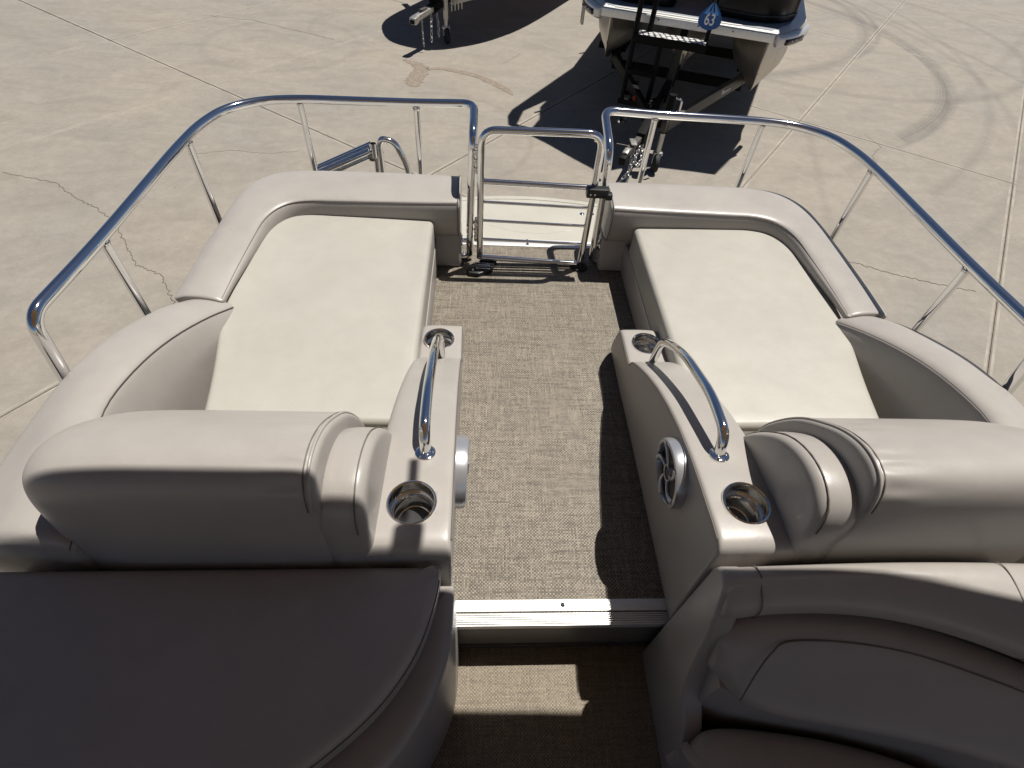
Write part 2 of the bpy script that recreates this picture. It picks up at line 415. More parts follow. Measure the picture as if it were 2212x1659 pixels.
cracks = [([(-4.86, 5.1), (-4.3, 4.95), (-4.0, 4.7), (-3.75, 4.55), (-3.45, 4.3), (-3.25, 4.0), (-3.05, 3.72), (-2.8, 3.6), (-2.6, 3.3), (-2.45, 3.1)], .012),
          ([(3.05, 4.15), (3.3, 4.05), (3.6, 3.9), (3.9, 3.78), (4.25, 3.68)], .010),
          ([(-4.6, 10.2), (-3.9, 10.1), (-3.2, 9.75), (-2.5, 9.4)], .010),
          ([(4.75, 6.9), (4.8, 6.55), (4.55, 6.3), (4.5, 6.0), (4.35, 5.75)], .006),
          ([(.35, 9.25), (.22, 9.0), (.05, 8.75)], .006),
          ([(-3.3, 5.6), (-2.9, 5.75), (-2.5, 5.7), (-2.2, 5.8)], .006)]
for i, (p, w) in enumerate(cracks): ribbon('crack', jag(p, 8, .026, i), w*.38, GZ+.0035, 'crack_fill', ground, i)

# ------------------------------------------------------------------ own boat: deck and floors
DZ = 0.0; LZ = -0.21
deck = tag(empty('boat_deck', (0, 1.2, DZ)), kind='structure')
box('bow_floor', (0, 1.285, DZ-.02), (2.2, 1.64, .04), 'woven_floor', deck, .002)
box('threshold_strip', (0, .484, DZ+.001), (1.9, .030, .012), 'aluminium', deck, .002)
for k in range(5):
    box('nosing_ridge', (0, .4635-k*.0055, DZ-.0015), (1.9, .0033, .009), 'aluminium', deck, .001)
box('nosing_plate', (0, .4535, DZ-.009), (1.9, .0305, .012), 'aluminium', deck, .001)
box('nosing_lip', (0, .4375, DZ-.014), (1.9, .004, .024), 'aluminium', deck, .001)
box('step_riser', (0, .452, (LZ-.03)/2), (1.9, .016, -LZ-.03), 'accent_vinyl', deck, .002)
box('riser_trim', (0, .442, LZ+.012), (1.9, .006, .024), 'grey_steel', deck, .001)
box('lower_floor', (0, -.9, LZ-.02), (2.3, 2.70, .04), 'lower_floor', deck, .002)
lathe('rivet', [(.0001, .003), (.004, .0025), (.0065, 0)], (.012, .484, DZ+.007), 'steel', deck, 14)
box('gate_threshold', (0, 2.122, DZ-.003), (.92, .030, .010), 'aluminium', deck, .002)
box('gate_threshold_lip', (0, 2.149, DZ-.001), (.92, .018, .012), 'aluminium', deck, .002)
for y_ in (2.122, 2.149): lathe('rivet', [(.0001, .0035), (.005, .003), (.007, 0)], (-.002, y_, DZ+.005), 'steel', deck, 14)

hull = tag(empty('boat_hull', (0, 1, -1.0)), 'cream hull and nose platform of the boat the camera stands in', 'boat')
# fibreglass nose platform ahead of the gate
nose = [(1.20, .2), (1.22, 1.2), (1.21, 1.85), (1.12, 2.15), (.8, 2.40), (.4, 2.53), (0, 2.58)]
nose = nose+[(-x, y) for x, y in nose[-2::-1]]
nose = [tuple(p) for p in crs(nose, 5)]
front = [p for p in nose if p[1] > 2.162]
fx = front+[(front[-1][0], 2.163), (front[0][0], 2.163)]
pad('nose_platform', fx, -.008, -.10, .016, 'fibreglass', hull)
ridge = [(x*.94, 2.163+(y-2.163)*.90, -.009) for x, y in nose if y > 2.32]
tube('moulded_ridge', ridge, .0055, 'fibreglass', hull, 8)
tube('moulded_groove', crs([(-.18, 2.29, -.0085), (-.05, 2.24, -.0085), (.1, 2.235, -.0085), (.22, 2.27, -.0085)], 6), .0016, 'hull_paint', hull, 6)
for x_, y_ in ((.29, 2.417), (.34, 2.42)): lathe('deck_fastener', [(.0001, .005), (.009, .004), (.013, 0)], (x_, y_, -.008), 'chrome', hull, 18)
secs = []
for sc, z_ in ((.995, -.05), (.995, -.18), (.93, -.45), (.80, -.62), (.60, -.70)):
    secs.append([(x*sc, .2+(y-.2)*(.55+.45*sc)-(0), z_) for x, y in nose]+[(-1.2*sc, -2.2, z_), (1.2*sc, -2.2, z_)])
loft('hull_shell', secs, 'hull_paint', hull, 0, caps=False)
prism('hull_bottom', [(x*.60, .2+(y-.2)*.82) for x, y in nose]+[(-.72, -2.2), (.72, -2.2)], 'z', -.71, -.695, 'hull_paint', hull, 0)
trl = tag(empty('boat_trailer', (0, 0, GZ)), 'galvanized trailer under the hull of the boat the camera stands in', 'trailer')
for x_ in (-.5, .5):
    beam('bunk', (x_, -2, -.76), (x_, 1.6, -.76), .12, .11, 'grey_steel', trl)
    beam('frame_rail', (x_*1.2, -2, -.89), (x_*.9, 1.4, -.89), .08, .12, 'galvanized', trl)
for y_ in (-.9, -1.8): beam('axle', (-.95, y_, -1.03), (.95, y_, -1.03), .06, .06, 'galvanized', trl)
for y_ in (-.9, -1.8):
    for s in (-1, 1):
        lathe('wheel', [(.02, -.09), (.2, -.09), (.32, -.08), (.335, -.05), (.335, .05), (.32, .08), (.2, .09), (.02, .09)], (s*1.0, y_, GZ+.335), 'rubber', trl, 28, Matrix.Rotation(R(90), 3, 'Y'))
beam('cross_member', (-.55, .9, -.9), (.55, .9, -.9), .08, .1, 'galvanized', trl)
for s in (-1, 1): beam('front_leg', (s*.4, 1.3, GZ), (s*.4, 1.3, -.85), .07, .07, 'galvanized', trl)

# ------------------------------------------------------------------ bow lounge seats (port is the mirror of starboard)
def make_seat(s):
    side = 'left' if s < 0 else 'right'
    other = 'right' if s < 0 else 'left'
    def m(p): return (p[0]*s, *p[1:])
    def mm(L): return [m(p) for p in L]
    root = empty('bow_lounge_seat', (s*.8, 1.4, DZ))
    tag(root, f'cream padded bow lounger on the {side} of the woven aisle, taupe bolster round it', 'lounger', 'bow loungers either side of the aisle')
    # base
    prism('seat_base', mm([(.405, .60), (1.08, .60), (1.13, 1.2), (1.13, 1.85), (1.0, 2.02), (.405, 1.96)]), 'z', DZ, .13, 'vinyl', root, .006)
    b = prism('bolster_base', [(1.932, .001), (1.945, .06), (1.968, .150), (2.085, .150), (2.085, .001)], 'x', *sorted((s*.302, s*1.0)), 'vinyl', root, .014)
    # seat cushion
    out = fillet(mm([(.41, .90), (.408, 1.915), (1.005, 1.915), (1.052, 1.80), (1.058, 1.55), (1.045, 1.33), (.985, 1.06), (.96, .90)]), [.026, .024, .05, .06, .2, .1, .1, .026], 6, True)
    out = [p for i, p in enumerate(out)]
    pad('seat_cushion', out, lambda x, y: .243+.03*(abs(x)-.41), .125, .019, 'cushion_vinyl', root, 0, .008)
    # C-shaped bolster
    O = [(1.19, 1.36), (1.187, 1.5), (1.182, 1.70), (1.175, 1.87), (1.150, 2.02), (1.07, 2.122), (.93, 2.158), (.70, 2.166), (.50, 2.166), (.315, 2.160)]
    I = [(1.036, 1.345), (1.033, 1.48), (1.027, 1.66), (1.015, 1.785), (.972, 1.87), (.895, 1.907), (.76, 1.914), (.55, 1.92), (.42, 1.923), (.315, 1.927)]
    zt = [.296, .302, .306, .31, .313, .315, .315, .315, .316, .317]; zb = [.262, .255, .23, .19, .17, .158, .156, .156, .156, .156]
    n = 4
    O = crs([(*o, a) for o, a in zip(O, zt)], n); I = crs([(*o, a) for o, a in zip(I, zb)], n)
    secs = []; seam = []; seam2 = []
    for o, i in zip(O, I):
        o2, i2 = np.array(o[:2]), np.array(i[:2]); d = o2-i2; L_ = np.linalg.norm(d); d = d/L_
        t_, b_ = o[2], i[2]; h = t_-b_
        def q(f, z): return (*(i2+d*f*1.0), z)
        fwd_ = min(.014, h*.25)
        sec = [q(0, t_-.004), q(.012, t_+.003), q(L_*.3, t_+.009), q(L_*.65, t_+.008), q(L_-.03, t_+.001), q(L_-.006, t_-.010), q(L_, t_-.03 if h > .08 else t_-.016), q(L_-.008, max(b_, t_-.10)), q(L_-.03, b_), q(L_*.5, b_), q(.02, b_), q(-.004+min(.03, h*.1), b_+.004), q(-fwd_*.7, b_+h*.35), q(-fwd_, b_+h*.62), q(-fwd_*.75, b_+h*.85)]
        secs.append(mm(sec)); seam.append(m(q(-.0015, t_-.0045))); seam2.append(m(q(.009, t_+.0025)))
    loft('bolster', round_ends(secs, .012), 'vinyl', root, 2)
    tube('seam', seam, .0013, 'seam_thread', root, 6)
    e_ = [np.array(p) for p in secs[-1]]; es = [e_[k] for k in (10, 11, 12, 13, 14, 0, 1, 2, 3, 4, 5, 6)]
    c_ = np.mean(e_, axis=0); tube('end_seam', crs([c_+(p-c_)*1.004+np.array([-s*.003, 0, 0]) for p in es], 3), .0019, 'seam_thread', root, 6)
    # side arm (coaming): rises aft
    ST = [  # seam x,y,z ; outer x,z ; y
        (1.005, 1.335, .268, 1.165, .272), (1.03, 1.24, .312, 1.20, .318), (1.052, 1.12, .360, 1.228, .358), (1.066, 1.0, .398, 1.243, .390), (1.072, .88, .424, 1.248, .408), (1.065, .78, .440, 1.245, .418), (1.03, .66, .455, 1.24, .426), (.985, .54, .468, 1.235, .43), (.95, .43, .475, 1.225, .43)]
    ST = crs(ST, 3); secs = []; seam = []
    for X, Y, Z, OX, OZ in ST:
        sec = [(X, Y, Z-.003), (X+.015, Y+.004, Z+.010), (X+(OX-X)*.4, Y+.012, max(Z, OZ)+.016), (X+(OX-X)*.75, Y+.02, OZ+.012), (OX-.008, Y+.025, OZ-.006), (OX+.002, Y+.025, OZ-.045), (OX-.01, Y+.025, OZ-.16), (OX-.02, Y+.025, -.04),
               (X, Y+.02, -.04), (X-.045, Y, .02), (X-.04, Y, .13), (X-.028, Y, (Z+.13)/2+.02), (X-.008, Y, Z-.02)]
        secs.append(mm(sec)); seam.append(m((X-.001, Y, Z-.0015)))
    loft('side_arm', round_ends(secs, .012, 'start'), 'vinyl', root, 2)
    tube('seam', seam, .0013, 'seam_thread', root, 6)
    # lower panel between cushion and backrest
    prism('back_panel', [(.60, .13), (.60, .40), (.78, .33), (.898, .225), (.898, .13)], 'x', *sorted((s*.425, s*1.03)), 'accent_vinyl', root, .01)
    # rear backrest: main pad, then a narrower end pad by the console
    PROF = [(.80, .27), (.79, .38), (.755, .46), (.705, .535), (.65, .590), (.60, .630), (.55, .654), (.505, .658), (.472, .642), (.453, .597), (.444, .52), (.436, .44), (.43, .36), (.45, .30), (.62, .26)]
    PROFE = [(.78, .27), (.768, .36), (.742, .42), (.708, .480), (.648, .553), (.592, .590), (.537, .605), (.490, .599), (.457, .575), (.443, .535), (.440, .49), (.435, .43), (.43, .36), (.45, .30), (.62, .26)]
    PD = crs(PROF, 4, True); PE = crs(PROFE, 2, True)
    def ring_at(P_, x, k, rip=0, c=(.60, .42)):
        out_ = []
        for j, p in enumerate(P_):
            kk = k+(rip*math.sin(j*1.9+math.sin(j*.7)*1.1) if 9 < j < 37 else 0)
            out_.append((x, c[0]+(p[0]-c[0])*kk, c[1]+(p[1]-c[1])*kk))
        return mm(out_)
    xs = [(.489, .90, 0), (.490, .955, 0), (.494, .984, 0), (.500, .999, 0), (.507, 1.004, .004), (.522, 1.006, .016), (.545, 1.009, .012), (.575, 1.011, .006), (.62, 1.012, 0), (.72, 1.012, 0), (.80, 1.012, 0), (.88, 1.005, 0), (.925, .980, 0), (.957, .94, 0), (.980, .875, 0), (.993, .78, 0), (.998, .65, 0)]
    secs = [ring_at(PD, *q) for q in xs]
    loft('backrest', secs, 'vinyl', root, 1)
    ring = [np.array(p) for p in ring_at(PD, .5005, 1.003)][4:38]
    tube('piping', ring, .0032, 'vinyl', root, 8)
    tube('seam', [np.array(p) for p in ring_at(PD, .5085, 1.0055)][4:38], .0013, 'seam_thread', root, 6)
    xs2 = [(.4135, .80), (.4140, .90), (.4175, .95), (.424, .982), (.433, .998), (.447, 1.004), (.47, 1.005), (.52, 1.0)]
    secs = [ring_at(PE, x, k) for x, k in xs2]
    loft('backrest_end_pad', secs, 'vinyl', root, 1)
    tube('seam', [np.array(p) for p in ring_at(PE, .4325, 1.0015)][2:20], .0014, 'seam_thread', root, 6)
    # filler between backrest and side arm
    prism('rear_plinth', mm([(.42, .425), (1.15, .425), (1.15, .62), (.42, .62)]), 'z', DZ+.002, .30, 'vinyl', root, .01)
    return root
seatL = make_seat(-1); seatR = make_seat(1)

# ------------------------------------------------------------------ consoles with cup holders, handle, speaker
def make_console(s):
    side = 'left' if s < 0 else 'right'
    def m(p): return (p[0]*s, *p[1:])
    def mm(L): return [m(p) for p in L]
    root = empty('armrest_console', (s*.35, .9, DZ))
    tag(root, f'taupe vinyl armrest console with two cup holders on the {side} edge of the aisle', 'armrest', 'consoles flanking the aisle')
    ZT = [(.432, .425), (.44, .448), (.46, .458), (.50, .457), (.54, .453), (.60, .449), (.67, .441), (.76, .423), (.85, .397), (.94, .362), (1.03, .316), (1.10, .274), (1.15, .240), (1.172, .222), (1.182, .205), (1.19, .190), (1.21, .184), (1.28, .183), (1.34, .181), (1.365, .178), (1.378, .168), (1.384, .15)]
    secs = []; seam = []; seam_o = []
    for y, z in ZT:
        f = (y-.43)/.95
        xi = .266+.010*f; xo = .448-.028*f; xb = .280; fy = .052*max(0, (y-1.15)/.23)**1.3 if y > 1.15 else 0   # top inner, outer, bottom inner
        e = .007
        sec = [(xi, y, z-.006), (xi+.006, y, z-.001), (xi+.02, y, z), ((xi+xo)/2, y, z+.002), (xo-.03, y, z), (xo-.008, y, z-.006), (xo, y, z-.03), (xo, y+fy*.5, (z+DZ)/2), (xo, y+fy, DZ), (xb+.02, y+fy, DZ), (xb, y+fy, DZ+.004), (xb+(xi-xb)*.5-.004, y+fy*.5, (z+DZ)/2), (xi-.002, y+fy*.1, z-.03)]
        secs.append(mm(sec)); seam.append(m((xi-.0004, y, z-.0055)))
    con = loft('console_body', secs, 'vinyl', root, 2)
    cuts = []
    for (x, y, z) in ((.350, .538, .453), (.352, 1.292, .182)):
        cu = lathe('cut', [(.0001, -.12), (.0465, -.12), (.0465, .06), (.0001, .06)], (s*x, y, z), 'steel', None, 36); cuts.append(cu)
    con.modifiers['sub'].levels = 2
    bool_cut(con, cuts)
    for p in con.data.polygons: p.use_smooth = True
    tube('seam', seam[2:-2], .0017, 'seam_thread', root, 6)
    for k, (x, y, z) in enumerate(((.350, .538, .453), (.352, 1.292, .182))):
        cup = lathe('cup_holder', [(.0001, -.082), (.030, -.082), (.036, -.079), (.0385, -.070), (.0385, -.032), (.040, -.030), (.0445, -.027), (.0448, -.002), (.0455, .0025), (.048, .0042), (.0505, .003), (.0518, -.001)], (s*x, y, z+.002), 'cup_steel', root, 48)
        lathe('rubber_mat', [(.0001, -.078), (.034, -.078), (.0345, -.080)], (s*x, y, z), 'rubber', cup, 32)
        lathe('drain', [(.003, -.0755), (.0055, -.0755), (.006, -.077)], (s*x+.006, y-.008, z), 'steel', cup, 16)
    # grab handle
    hp = fillet([(.333, .668, .435), (.334, .690, .497), (.335, .800, .497), (.336, .99, .437), (.337, 1.10, .374), (.336, 1.155, .325), (.334, 1.166, .215)], [0, .05, .07, .1, .06, .045, 0], 8)
    hd = tube('grab_handle', mm(hp), .0125, 'chrome', root, 20)
    rot = Matrix.Rotation(R(-8), 3, 'X')
    lathe('flange', [(.0001, .004), (.018, .004), (.0225, .0015), (.023, -.002)], (s*.333, .668, .4425), 'chrome', hd, 28, rot)
    for a in (90, 210, 330):
        lathe('screw', [(.0001, .0065), (.0028, .0055), (.0038, .0035)], (s*.333+.0175*math.cos(R(a-90)), .668+.0175*math.sin(R(a-90)), .4425-.0175*math.sin(R(a-90))*.14), 'steel', hd, 10)
    # speaker on the aisle face
    rot = Matrix.Rotation(R(-90*s), 3, 'Y') @ Matrix.Rotation(0, 3, 'Z')
    lean = Matrix.Rotation(R(-3.5*s), 3, 'Y')
    rot = lean @ rot
    sc = Vector((s*.2665, .690, .330))
    sp_ = lathe('speaker', [(.080, -.012), (.0865, -.012), (.087, .014), (.0845, .0215), (.076, .0225), (.0735, .019), (.0735, .000)], sc, 'silver_plastic', root, 48, rot)
    lathe('speaker_cone', [(.0001, .002), (.02, .002), (.05, .006), (.073, .009), (.0745, .010)], sc, 'speaker_cone', sp_, 40, rot)
    lathe('dust_cap', [(.0001, .0190), (.013, .0175), (.0175, .012), (.018, .003)], sc, 'speaker_cone', sp_, 28, rot)
    lathe('hub_ring', [(.0175, .004), (.0175, .0195), (.0205, .0205), (.0225, .018), (.0225, .004)], sc, 'silver_plastic', sp_, 30, rot)
    for k in range(5):
        a0 = R(72*k+12); pts = []
        for j in range(9):
            f = j/8; rr = .021+.055*f; a = a0+.55*f**1.6*s
            pts.append(sc+rot @ Vector((rr*math.cos(a), rr*math.sin(a), .0175+.003*math.sin(f*math.pi))))
        tube('grille_spoke', pts, [.0042+.0048*(j/8)**2.5 for j in range(9)], 'silver_plastic', sp_, 8)
    for k in range(4):
        a = R(90*k+33); lathe('screw_hole', [(.0001, .0208), (.003, .0205), (.0031, .019)], sc+rot @ Vector((.0775*math.cos(a), .0775*math.sin(a), 0)), 'black_plastic', sp_, 10, rot)
    return root
conL = make_console(-1); conR = make_console(1)

# ------------------------------------------------------------------ bow rails, gate, ladder
def make_rail(s):
    side = 'left' if s < 0 else 'right'
    def mm(L): return [(p[0]*s, *p[1:]) for p in L]
    root = empty('bow_rail', (s*1.1, 2.1, DZ))
    tag(root, f'chromed tube rail on stanchions round the {side} bow lounger', 'railing', 'bow rails')
    px = .258 if s < 0 else .272
    bz = .555 if s < 0 else .515
    inner = [(px+.055, 2.0, .012), (px+.008, 2.0, .012), (px+.008, 2.0, .10), (px-.004, 2.0, bz), (px-.004, 2.225, .572)]
    top = [(.48, 2.232, .562), (.93, 2.226, .558), (1.07, 2.198, .557), (1.178, 2.112, .556), (1.221, 1.967, .556), (1.232, 1.78, .556), (1.234, 1.257, .556), (1.250, .955, .556), (1.252, .905, .25)]
    pts = fillet(mm(inner+top), [0, .04, .02, .07, .05, .05, .15, .08, .08, .1, .1, .2, .05, 0], 9)
    tube('top_rail', pts, .0162, 'chrome', root, 22)
    tube('lower_tie', mm([(px+.006, 2.0, .095), (.325, 2.0, .095)]), .0095, 'chrome', root, 12)
    lathe('tie_flange', [(.0001, .004), (.024, .003), (.026, -.001)], (s*.300, 2.0, .095), 'chrome', root, 20, Matrix.Rotation(R(-90*s), 3, 'Y'))
    for x, y, in ((.482, 2.229), (.932, 2.223), (1.223, 1.859), (1.232, 1.268)):
        q_ = tube('stanchion', mm([(x, y, .55), (x+.002, y+.003, -.06)]), .0120, 'chrome', root, 14)
        tube('weld_collar', mm([(x, y, .545), (x, y, .536)]), [.0155, .0126], 'steel', q_, 14)
    return root
railL = make_rail(-1); railR = make_rail(1)

YG = 1.97
gate = empty('bow_gate', (0, YG, DZ)); tag(gate, 'chromed tube gate with five bars closing the gap between the bow rails', 'gate')
fr = fillet([(-.222, YG, .03), (-.222, YG, .584), (.226, YG, .588), (.226, YG, .005)], [0, .06, .06, 0], 10)
tube('gate_frame', fr, .0142, 'chrome', gate, 20)
tube('bottom_bar', [(-.222, YG, .032), (.226, YG, .012)], .0122, 'chrome', gate, 16)
tube('middle_bar', [(-.212, YG, .385), (.22, YG, .376)], .0115, 'chrome', gate, 16)
for z_ in (.298, .214, .125): tube('thin_bar', [(-.215, YG, z_), (.22, YG, z_-.010)], .0060, 'chrome', gate, 10)
for z_ in (.46, .155):
    h_ = tube('hinge', [(-.2405, YG+.016, z_-.052), (-.2405, YG+.016, z_+.052)], .0062, 'steel', gate, 10)
    for dz in (-.034, 0, .034): box('knuckle', (-.2405, YG+.016, z_+dz), (.017, .018, .016), 'steel', h_, .003)
    tube('hinge_pin', [(-.2405, YG+.016, z_+.05), (-.2405, YG+.016, z_+.062)], .0045, 'steel', h_, 8)
lt = box('latch', (.238, YG-.018, .369), (.088, .036, .038), 'black_plastic', gate, .006)
box('latch_lever', (.284, YG-.024, .357), (.03, .03, .026), 'black_plastic', lt, .006)
for x_ in (.210, .227): lathe('screw', [(.0001, .002), (.004, .0012), (.0045, 0)], (x_, YG-.0365, .366), 'steel', lt, 10, Matrix.Rotation(R(90), 3, 'X'))
st = tag(lathe('gate_stop', [(.0001, .02), (.012, .02), (.015, .010), (.034, .007), (.036, 0), (.036, -.001)], (.222, YG-.012, DZ+.001), 'rubber', None, 28), 'round black rubber stop on the floor under the gate corner', 'door stop')
br = empty('gate_bracket', (-.21, 1.91, DZ)); tag(br, 'small black ribbed bracket on the floor at the gate hinge', 'bracket')
prism('bracket_body', [(-.278, 1.895), (-.268, 1.873), (-.225, 1.868), (-.165, 1.905), (-.157, 1.945), (-.235, 1.947), (-.27, 1.925)], 'z', DZ, DZ+.020, 'black_plastic', br, .004)
for k in range(4): box('rib', (-.208, 1.900+k*.012, DZ+.0225), (.062, .004, .006), 'steel', br, .001)
box('pad', (-.185, 1.972, DZ+.013), (.075, .028, .026), 'black_plastic', br, .004)
lathe('bolt', [(.0001, .006), (.005, .005), (.006, 0)], (-.25, 1.89, DZ+.020), 'steel', br, 10)

lad = empty('boarding_ladder', (-.75, 2.4, -.08)); tag(lad, 'folded chrome boarding ladder on the nose outside the left bolster', 'ladder')
LY = 2.32
for k, (dy, dz) in enumerate(((0, .0), (.035, .002), (.07, -.002), (.018, -.03), (.055, -.03))):
    tube('folded_tube', [(-.955, LY+dy-.03, .215+dz), (-.71, LY+dy, .318+dz)], .0135, 'chrome', lad, 14)
tube('socket', [(-.690, LY, .352), (-.690, LY, .29)], .0125, 'chrome', lad, 14, caps=False)
for dx in (0, .028): tube('post', [(-.692+dx, LY+.03, .30), (-.698+dx, LY+.03, -.02)], .0105, 'chrome', lad, 12)
tube('hand_loop', fillet([(-.668, LY+.02, .02), (-.668, LY+.02, .338), (-.655, LY+.02, .365), (-.60, LY+.02, .352), (-.55, LY+.02, .235), (-.55, LY+.02, -.08)], [0, .03, .03, .07, .12, 0], 8), .0135, 'chrome', lad, 16)
for k in range(3): box('rung_end', (-.705, LY+.015*k, .30-.012*k), (.03, .02, .035), 'steel', lad, .006)

# ------------------------------------------------------------------ aft furniture in the canopy's shade
sp1 = empty('aft_sun_pad', (-.8, .1, LZ)); tag(sp1, 'large sun pad with a rounded edge, in deep shade at the lower left', 'sun pad')
edge = crs([(-.288, .425), (-.289, .40), (-.298, .345), (-.322, .27), (-.37, .195), (-.44, .13), (-.53, .07), (-.66, .0), (-.85, -.08), (-1.22, -.16)], 5)
out = [tuple(p) for p in edge]+[(-1.22, .15), (-1.22, .42)]
out = fillet(out, [.03]+[0]*(len(out)-3)+[.02, .02], 5, True)
pad('pad_top', out, .418, .335, .020, 'vinyl', sp1, .004)
e2 = crs([(-.262, .423), (-.262, .34), (-.272, .27), (-.30, .20), (-.345, .13), (-.42, .06), (-.54, -.02), (-.8, -.13), (-1.22, -.24)], 5)
pad('pad_base', [tuple(p) for p in e2]+[(-1.22, .15), (-1.22, .422)], .325, LZ, .02, 'vinyl', sp1)
tube('seam', [(p[0]*1.0, p[1], .400) for p in offset_poly([np.array(p[:2]) for p in edge], -.0008)][5:], .0012, 'seam_thread', sp1, 6)

co = empty('aft_couch', (.7, .1, LZ)); tag(co, 'curved taupe couch with rolled top at the lower right, mostly shaded', 'couch')
XS = [.285, .33, .40, .52, .65, .78, .92, 1.08, 1.22]
CC = [.362, .366, .370, .366, .345, .300, .235, .13, .0]      # crease under the roll
BK = [.424, .424, .424, .424, .424, .423, .42, .41, .40]
secs = []; seam = []
for x, c_, b_ in zip(XS, CC, BK):
    zt = .437+.022*min(1, (x-.285)/.3)
    secs.append([(x, b_, .30), (x, b_-.002, zt-.03), (x, b_-.014, zt-.004), (x, b_-.04, zt+.004), (x, (b_+c_)/2-.01, zt-.002), (x, c_-.022, zt-.026), (x, c_-.034, zt-.062), (x, c_-.024, zt-.094), (x, c_+.004, .332), (x, c_+.02, .30)])
loft('top_roll', round_ends(secs, .016, 'start'), 'vinyl', co, 2)
for x_ in (.335, .83):
    k = max(i for i in range(len(XS)-1) if XS[i] <= x_); f = (x_-XS[k])/(XS[k+1]-XS[k])
    sec = [np.array(secs[k][j])*(1-f)+np.array(secs[k+1][j])*f for j in range(1, 9)]
    cc = np.array([x_, .385, .38]); pts = crs([cc+(p-cc)*.985 for p in sec], 5)
    tube('seam', pts, .0013, 'seam_thread', co, 6)
# back cushion
LOW = [(.30, .285), (.325, .235), (.40, .208), (.52, .188), (.65, .165), (.78, .135), (.92, .085), (1.08, -.01), (1.22, -.13)]
secs = []
for (x, l_), c_, k in zip(LOW, CC, range(9)):
    zl = .19-.012*min(1, k/3)
    sh = .0 if k > 1 else (.03 if k == 0 else .008)
    secs.append([(x, c_+.03, .30), (x, c_+.0, .330-sh), (x, c_-.03, .334-sh), (x, c_-.062, .324-sh), (x, c_-.094+sh*.5, .290-sh), (x, (c_+l_)/2-.062, .24), (x, l_-.022, zl+.02), (x, l_-.008, zl-.004), (x, l_+.03, zl-.02), (x, c_+.03, zl)])
loft('back_cushion', round_ends(secs, .018, 'start'), 'vinyl', co, 2)
sm = [(x, c_-.062-.0*k, .3175) for (x, l_), c_, k in zip(LOW, CC, range(9))][1:]
sm = [(.318, .214, .236), (.330, .232, .260), (.350, .258, .288), (.378, .284, .308), (.415, .302, .3185)]+[(x, y-.004, z+.0025) for x, y, z in sm[2:]]
tube('seam', crs(sm, 5), .0018, 'seam_thread', co, 6)
# recessed back panel
V = []; F = []
PP = [(.30, .235), (.36, .210), (.45, .193), (.6, .167), (.78, .122), (.95, .04), (1.22, -.15)]
prism('back_panel', [(x, y+.012) for x, y in PP]+[(x, y+.1) for x, y in PP[::-1]], 'z', -.1, .20, 'vinyl', co, 0)
prism('back_core', [(x, c_+.012) for x, c_ in zip(XS, CC)]+[(x, b_-.006) for x, b_ in zip(XS[::-1], BK[::-1])], 'z', LZ, .40, 'vinyl', co, 0)
so = crs([(.262, .135), (.272, .165), (.305, .192), (.36, .198), (.45, .19), (.60, .166), (.76, .12), (.92, .03), (1.05, -.12), (1.15, -.4), (1.15, -1.1), (.62, -1.1), (.6, -.6), (.45, -.36), (.27, -.28)], 5, True)
pad('seat_cushion', [tuple(p[:2]) for p in so], .052, -.08, .03, 'vinyl', co, .012)
prism('couch_base', [(.315, .15), (.6, .13), (1.2, -.1), (1.2, -1.1), (.66, -1.1), (.64, -.6), (.5, -.4), (.315, -.3)], 'z', LZ, -.085, 'vinyl', co, .01)
sp_top = [tuple(p) for p in crs([(.423, .395), (.414, .425), (.392, .438), (.368, .425), (.348, .375), (.322, .29), (.292, .16), (.262, .075), (.205, .02), (.13, -.06), (.04, -.088), (-.25, -.09)], 4)]
prism('side_panel', [(.423, LZ)]+sp_top+[(-.25, LZ)], 'x', .262, .312, 'vinyl', co, .010, 4)

# canopy over the helm and the aft seats: throws the shade in the foreground
cn = empty('canopy', (0, -.6, LZ)); tag(cn, 'tan fabric sun canopy on poles above and behind the camera', 'canopy')
FE = [(-1.6, .72), (-1.0, .755), (-.52, .768), (-.2, .767), (.0, .766), (.19, .761), (.4, .745), (.72, .735), (1.03, .710), (1.32, .648), (1.95, .50)]
FE = crs(FE, 3); V = []; F = []; nx = len(FE); ys = [0, .1, .3, .55, .8, 1.0]
for j, f in enumerate(ys):
    for x, y in FE: V.append((x, y+(-4.6-y)*f, 2.0+.10*math.sin(math.pi*min(1, f*1.0))))
nv = len(V); V += [(x, y, z-.02) for x, y, z in V]
for j in range(len(ys)-1):
    for i in range(nx-1):
        a = j*nx+i; F.append((a, a+1, a+nx+1, a+nx)); F.append((nv+a, nv+a+nx, nv+a+nx+1, nv+a+1))
bd = [i for i in range(nx)]+[j*nx+nx-1 for j in range(1, len(ys))]+[(len(ys)-1)*nx+i for i in range(nx-2, -1, -1)]+[j*nx for j in range(len(ys)-2, 0, -1)]
for k in range(len(bd)): a, b = bd[k], bd[(k+1) % len(bd)]; F.append((a, b, nv+b, nv+a))
mesh_obj('canopy_top', V, F, 'canopy_fabric', cn, True, angle=R(50))
for x_ in (-1.2, 1.2):
    for y_ in (-2.15, -.9): tube('canopy_pole', [(x_, y_, LZ), (x_, y_, 2.03)], .016, 'chrome', cn, 12)
box('shadow_block', (.112, .785, 2.0), (.05, .06, .05), 'black_plastic', cn, .01)  # added out of view to cast the blob shadow on the left console
tube('shadow_rod', [(.112, .80, 2.0), (.111, .975, 2.0)], .011, 'black_plastic', cn, 10)  # added with the block, casts the thin line of that shadow

